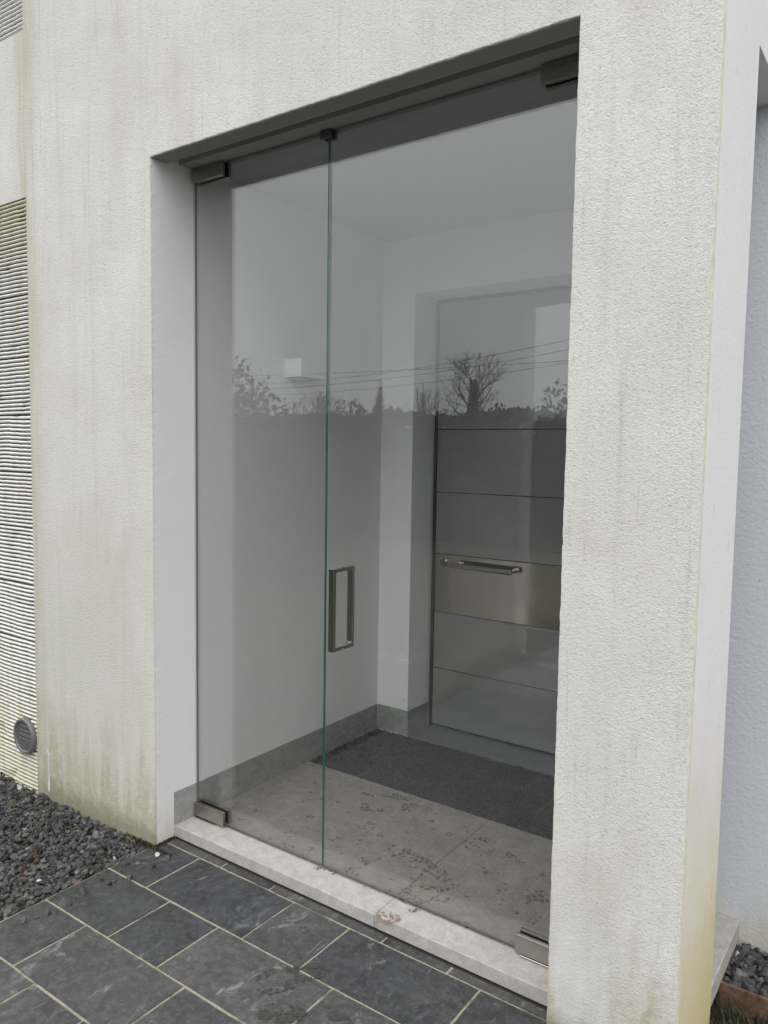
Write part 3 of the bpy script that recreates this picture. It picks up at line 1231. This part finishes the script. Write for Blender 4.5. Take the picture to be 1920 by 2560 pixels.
# ---------------------------------------------------------------- leaf and blade masses
def leaf_mass(name, pts, dirs, size, aspect, tones, mat, parent=None):
    """One small folded leaf (two triangles pairs) at every point."""
    n = len(pts)
    d = dirs / np.linalg.norm(dirs, axis=1, keepdims=True)
    ref = rng.normal(size=(n, 3))
    side = np.cross(d, ref)
    side /= np.linalg.norm(side, axis=1, keepdims=True)
    nor = np.cross(side, d)
    s = size * (.6 + .8 * rng.random((n, 1)))
    b, t = pts, pts + d * s
    mid = pts + d * s * .5 - nor * s * .08
    l, r = mid + side * s * aspect, mid - side * s * aspect
    VV = np.stack([b, l, t, r], 1).reshape(-1, 3)
    FF = np.arange(n * 4).reshape(n, 4)
    me = bpy.data.meshes.new(name)
    me.vertices.add(n * 4)
    me.vertices.foreach_set("co", VV.astype(np.float32).ravel())
    me.loops.add(n * 4)
    me.loops.foreach_set("vertex_index", FF.ravel().astype(np.int32))
    me.polygons.add(n)
    me.polygons.foreach_set("loop_start", (np.arange(n) * 4).astype(np.int32))
    me.update(calc_edges=True)
    me.validate()
    tn = np.array(tones)[rng.integers(len(tones), size=n)] * (.7 + .6 * rng.random((n, 1)))
    cc = np.repeat(np.hstack([tn, np.ones((n, 1))]), 4, 0)
    at = me.color_attributes.new("tone", 'FLOAT_COLOR', 'POINT')
    at.data.foreach_set("color", cc.astype(np.float32).ravel())
    me.materials.append(M[mat])
    return link(bpy.data.objects.new(name, me), parent)


# grass beyond the edging
n = 5200
gp = np.stack([rng.uniform(E - .12, 3.0, n), rng.uniform(-.02, .475, n), np.full(n, -.125)], 1)
gp = gp[(gp[:, 0] > E + .004) | (gp[:, 1] > T + .01)]
gd = np.stack([rng.normal(size=len(gp)) * .45, rng.normal(size=len(gp)) * .45, np.ones(len(gp))], 1)
grass = leaf_mass("grass", gp, gd, .05, .06, [(.035, .048, .018), (.05, .058, .024), (.07, .062, .035)], 'grass')
tag(grass, "short green grass along the rusty edging", "grass", kind="stuff")

# moss at the foot of the wall by the sill
n = 700
mp = np.stack([rng.normal(size=n) * .05 - .03, -.004 - abs(rng.normal(size=n)) * .008, np.full(n, GZ - .004)], 1)
mp2 = np.stack([np.full(260, .004) + abs(rng.normal(size=260)) * .004, rng.uniform(0, .08, 260), np.full(260, GZ - .002)], 1)
mp = np.concatenate([mp, mp2])
md = np.stack([rng.normal(size=len(mp)) * .6, rng.normal(size=len(mp)) * .6 - .2, np.ones(len(mp))], 1)
tag(leaf_mass("moss", mp, md, .009, .3, [(.05, .06, .015), (.09, .09, .03), (.03, .03, .015)], 'grass'),
    "green moss where the wall meets the paving", "moss", kind="stuff")

# dead leaf crumbs in the corner of the mat
n = 34
lp = np.stack([.008 + abs(rng.normal(size=n)) * .02, rng.uniform(.93, 1.37, n), np.full(n, .006)], 1)
ld = np.stack([rng.normal(size=n), rng.normal(size=n), rng.normal(size=n) * .25], 1)
tag(leaf_mass("leaf_litter", lp, ld, .016, .35, [(.10, .06, .03), (.20, .15, .09), (.04, .03, .02)], 'leaf'),
    "brown dead leaf crumbs in the corner of the mat", "leaf litter", kind="stuff")


# ---------------------------------------------------------------- garden seen in the glass
def shell_points(n, x0, x1, y0, y1, z0, z1, topn=1.0):
    """Points spread through the outer skin of a clipped hedge."""
    x = rng.uniform(x0, x1, n)
    f = rng.random(n)
    z = rng.uniform(z0, z1, n)
    y = np.where(f < .6, y1 - abs(rng.normal(size=n)) * .06, rng.uniform(y0, y1, n))
    z = np.where(f > .6, z1 - abs(rng.normal(size=n)) * .06, z)
    z = z + .05 * np.sin(x * 3.1) + .04 * np.sin(x * 7.7 + 1)
    return np.stack([x, y, z], 1)


hedge = empty("hedge", (-6, -9.6, -.12))
tag(hedge, "long dark clipped hedge mirrored in the glass doors", "hedge")
hp = shell_points(42000, -16, 6, -10.2, -9.0, -.1, 2.02)
hd = rng.normal(size=hp.shape) + np.array([0, .6, .4])
lm = leaf_mass("foliage", hp - np.array([-6, -9.6, -.12]), hd, .11, .3,
               [(.020, .030, .015), (.030, .040, .018), (.016, .022, .013)], 'leaf', hedge)
box("branches", -9.9, 11.9, -.55, .5, 0, 1.95, 'bark', hedge)


def bush(name, x, y, z0, rx, ry, h, n, size, aspect, tones, label, cat="shrub", group=None, conical=False, spikes=0):
    t = empty(name, (x, y, z0))
    tag(t, label, cat, group)
    u = rng.normal(size=(n, 3))
    u /= np.linalg.norm(u, axis=1, keepdims=True)
    r = rng.random((n, 1)) ** .45
    p = u * r
    ph = rng.uniform(0, 6, 3)
    lob = 1 + .22 * np.sin(u[:, :1] * 6 + ph[0]) * np.cos(u[:, 2:] * 5 + ph[1])
    p = p * lob
    p = p * np.array([rx, ry, h * .5]) + np.array([0, 0, h * .5])
    if conical:
        k = np.clip(1 - p[:, 2:] / h, .04, 1)
        p[:, :2] *= k * 1.5
    p[:, 2] = np.clip(p[:, 2], 0, None)
    d = u + rng.normal(size=u.shape) * .7 + np.array([0, 0, .3])
    if spikes:
        sp, sd_ = [], []
        for i in range(spikes):
            a = rng.uniform(0, 6.28)
            bx_, by_ = rx * .75 * math.cos(a) * rng.random(), ry * .75 * math.sin(a) * rng.random()
            top = h * rng.uniform(.95, 1.12)
            for zz in np.linspace(h * .7, top, 14):
                aa = rng.uniform(0, 6.28)
                sp.append((bx_ + rng.normal() * .01, by_, zz))
                sd_.append((math.cos(aa), math.sin(aa), .55))
        p = np.concatenate([p, np.array(sp)])
        d = np.concatenate([d, np.array(sd_)])
    leaf_mass("foliage", p, d, size, aspect, tones, 'leaf', t)
    bm = bmesh.new()
    for i in range(7):
        a = i * .9
        tube(bm, [(0, 0, 0), (rx * .2 * math.cos(a), ry * .2 * math.sin(a), h * .35), (rx * .45 * math.cos(a), ry * .45 * math.sin(a), h * .75)],
             [.03 * min(1, h), .02 * min(1, h), .006], 6)
    obj("stem", bm, 'bark', t)
    return t


GREEN = [(.03, .05, .018), (.045, .068, .022), (.02, .034, .015)]
bush("laurel_shrub", -4.95, -4.6, -.12, 1.05, .8, 2.45, 8000, .08, .24, [(.035, .06, .02), (.06, .09, .03), (.02, .035, .015)],
     "big-leaved laurel shrub mirrored in the left glass leaf", spikes=16)
bush("laurel_shrub", -3.95, -4.9, -.12, .55, .5, 1.75, 3000, .08, .24, [(.035, .06, .02), (.06, .09, .03), (.02, .035, .015)],
     "smaller laurel shrub mirrored below the white wall light", spikes=5)
bush("conifer", -6.97, -10.6, -.12, .50, .5, 2.85, 2600, .10, .16, GREEN, "pointed evergreen rising over the hedge, mirrored beside the glass joint", "conifer", None, True)
bush("evergreen_shrub", -7.75, -10.7, -.12, .55, .5, 2.66, 2200, .10, .25, GREEN, "rounded evergreen over the hedge, mirrored under the wall light")
for i, (x, hgt, lab) in enumerate(((-3.1, 2.62, "tallest round shrub over the hedge, mirrored in the inner door"),
                                   (-4.05, 2.38, "low round shrub left of the tallest, mirrored in the inner door"),
                                   (-2.25, 2.45, "round shrub mirrored beside the corner pier"))):
    bush("evergreen_shrub", x, -10.7, -.12, .62, .5, hgt, 2600, .09, .3, GREEN, lab)


def bare_tree(name, x, y, hgt, spread, seed, label, ivy=False, depth=6):
    rnd = random.Random(seed)
    t = empty(name, (x, y, -.12))
    tag(t, label, "tree", "bare winter trees behind the hedge")
    bmT, bmC = bmesh.new(), bmesh.new()

    def grow(bm, p, d, ln, r, lev):
        pts, rads = [p], [r]
        q = p
        dd = d
        k = 3
        for i in range(k):
            dd = (dd + Vector((rnd.uniform(-1, 1), rnd.uniform(-1, 1), rnd.uniform(-.4, .8))) * .20).normalized()
            q = q + dd * ln / k
            pts.append(q)
            rads.append(r * (1 - .38 * (i + 1) / k))
        tube(bm, pts, rads, 5 if lev < 3 else 3, False)
        if lev >= depth:
            return
        for c in range(3 if lev < 3 else rnd.choice((2, 3, 3))):
            at = pts[rnd.choice((2, 3, 3))]
            ax = Vector((rnd.uniform(-1, 1), rnd.uniform(-1, 1), rnd.uniform(-.25, .7))).normalized()
            nd = (dd * .9 + ax * spread).normalized()
            grow(bmC, at, nd, ln * rnd.uniform(.62, .82), r * .6, lev + 1)

    th = hgt * (.66 if ivy else .30)
    tube(bmT, [(0, 0, 0), (.02 * hgt, 0, th * .6), (0, 0, th)], [hgt * .030, hgt * .023, hgt * .020], 9, False)
    if ivy:
        for k in range(13):
            a = k * 2.4 + rnd.random() * .5
            f = .36 + .30 * k / 12
            o_ = 1.15 - .75 * k / 12
            grow(bmC, Vector((0, 0, hgt * f)), Vector((math.cos(a) * o_, math.sin(a) * o_, .85)).normalized(),
                 hgt * (.165 if k < 8 else .145), hgt * .0065, 2)
    for k in range(0 if ivy else 4):
        a = k * 1.57 + rnd.random()
        grow(bmC, Vector((0, 0, th * rnd.uniform(.75, 1))), Vector((math.cos(a) * .55, math.sin(a) * .55, 1)).normalized(),
             hgt * .26, hgt * .014, 1)
    obj("trunk", bmT, 'bark', t)
    obj("crown", bmC, 'bark', t)
    if ivy:
        n = 5200
        z = rng.random(n) ** .8 * hgt * .74
        rr = (.062 * hgt * (1 - z / (hgt * .76)) + .017 * hgt) * rng.random(n) ** .5
        a = rng.uniform(0, 6.28, n)
        p = np.stack([rr * np.cos(a), rr * np.sin(a), z], 1)
        leaf_mass("ivy", p, rng.normal(size=(n, 3)) + np.array([0, 0, -.2]), .16, .35, GREEN, 'leaf', t)
    return t


bare_tree("bare_tree", -21.1, -40, 8.1, .72, 11, "broad bare tree with an ivy-clad trunk, mirrored in the inner door", True, 6)
bare_tree("bare_tree", -33.5, -40, 6.3, .7, 12, "bare tree mirrored just under the wall light", False, 5)
bare_tree("bare_tree", -25.4, -40, 5.0, .7, 13, "low bare tree mirrored on the vestibule's back corner", False, 5)
bare_tree("bare_tree", -24.2, -40, 5.9, .5, 14, "slim bare tree mirrored left of the inner door", False, 5)
bare_tree("bare_tree", -28.6, -40, 4.6, .8, 16, "lowest bare tree, mirrored right of the glass joint", False, 5)

# overhead lines between two poles
YW = -32.0
kf = (YW - 2.08) / (-22 - 2.08)
for i, (xl, zl, xr, zr, sag, lab) in enumerate((
        (-21.25, 4.25, -7.66, 5.143, .25, "highest overhead cable mirrored in the glass"),
        (-20.4, 4.04, -7.65, 4.86, .18, "second overhead cable from the top mirrored in the glass"),
        (-20.4, 4.62, -7.64, 4.516, .05, "flattest overhead cable mirrored in the glass"),
        (-20.4, 3.80, -7.64, 4.486, .15, "lowest overhead cable mirrored in the glass"))):
    def px(x, z):
        return 2.24 + (x - 2.24) * kf, 1.407 + (z - 1.407) * kf
    X0, Z0 = px(xl, zl)
    X1, Z1 = px(xr, zr)
    sl_ = (Z1 - Z0) / (X1 - X0)
    XA, XB = -46.0, 6.0
    pts = []
    for k in range(25):
        u = k / 24
        x = XA + (XB - XA) * u
        tt = (x - X0) / (X1 - X0)
        z = Z0 + (x - X0) * sl_ - sag * kf * (1 - (2 * tt - 1) ** 2)
        pts.append((x, YW - .25 * i, z))
    bm = bmesh.new()
    tube(bm, pts, [.013] * 25, 5)
    tag(obj("overhead_cable", bm, 'wire'), lab, "cable", "overhead cables")
for x, lab in ((-46.0, "weathered wooden utility pole at the far end of the cables"), (6.0, "weathered wooden utility pole at the near end of the cables")):
    t = empty("utility_pole", (x, YW - .4, -.12))
    tag(t, lab, "pole")
    bm = bmesh.new()
    tube(bm, [(0, 0, 0), (0, 0, 9.2)], [.15, .10], 10)
    obj("pole_shaft", bm, 'wood', t)
    box("crossarm", -.06, .06, -.9, .9, 8.4, 8.52, 'wood', t)
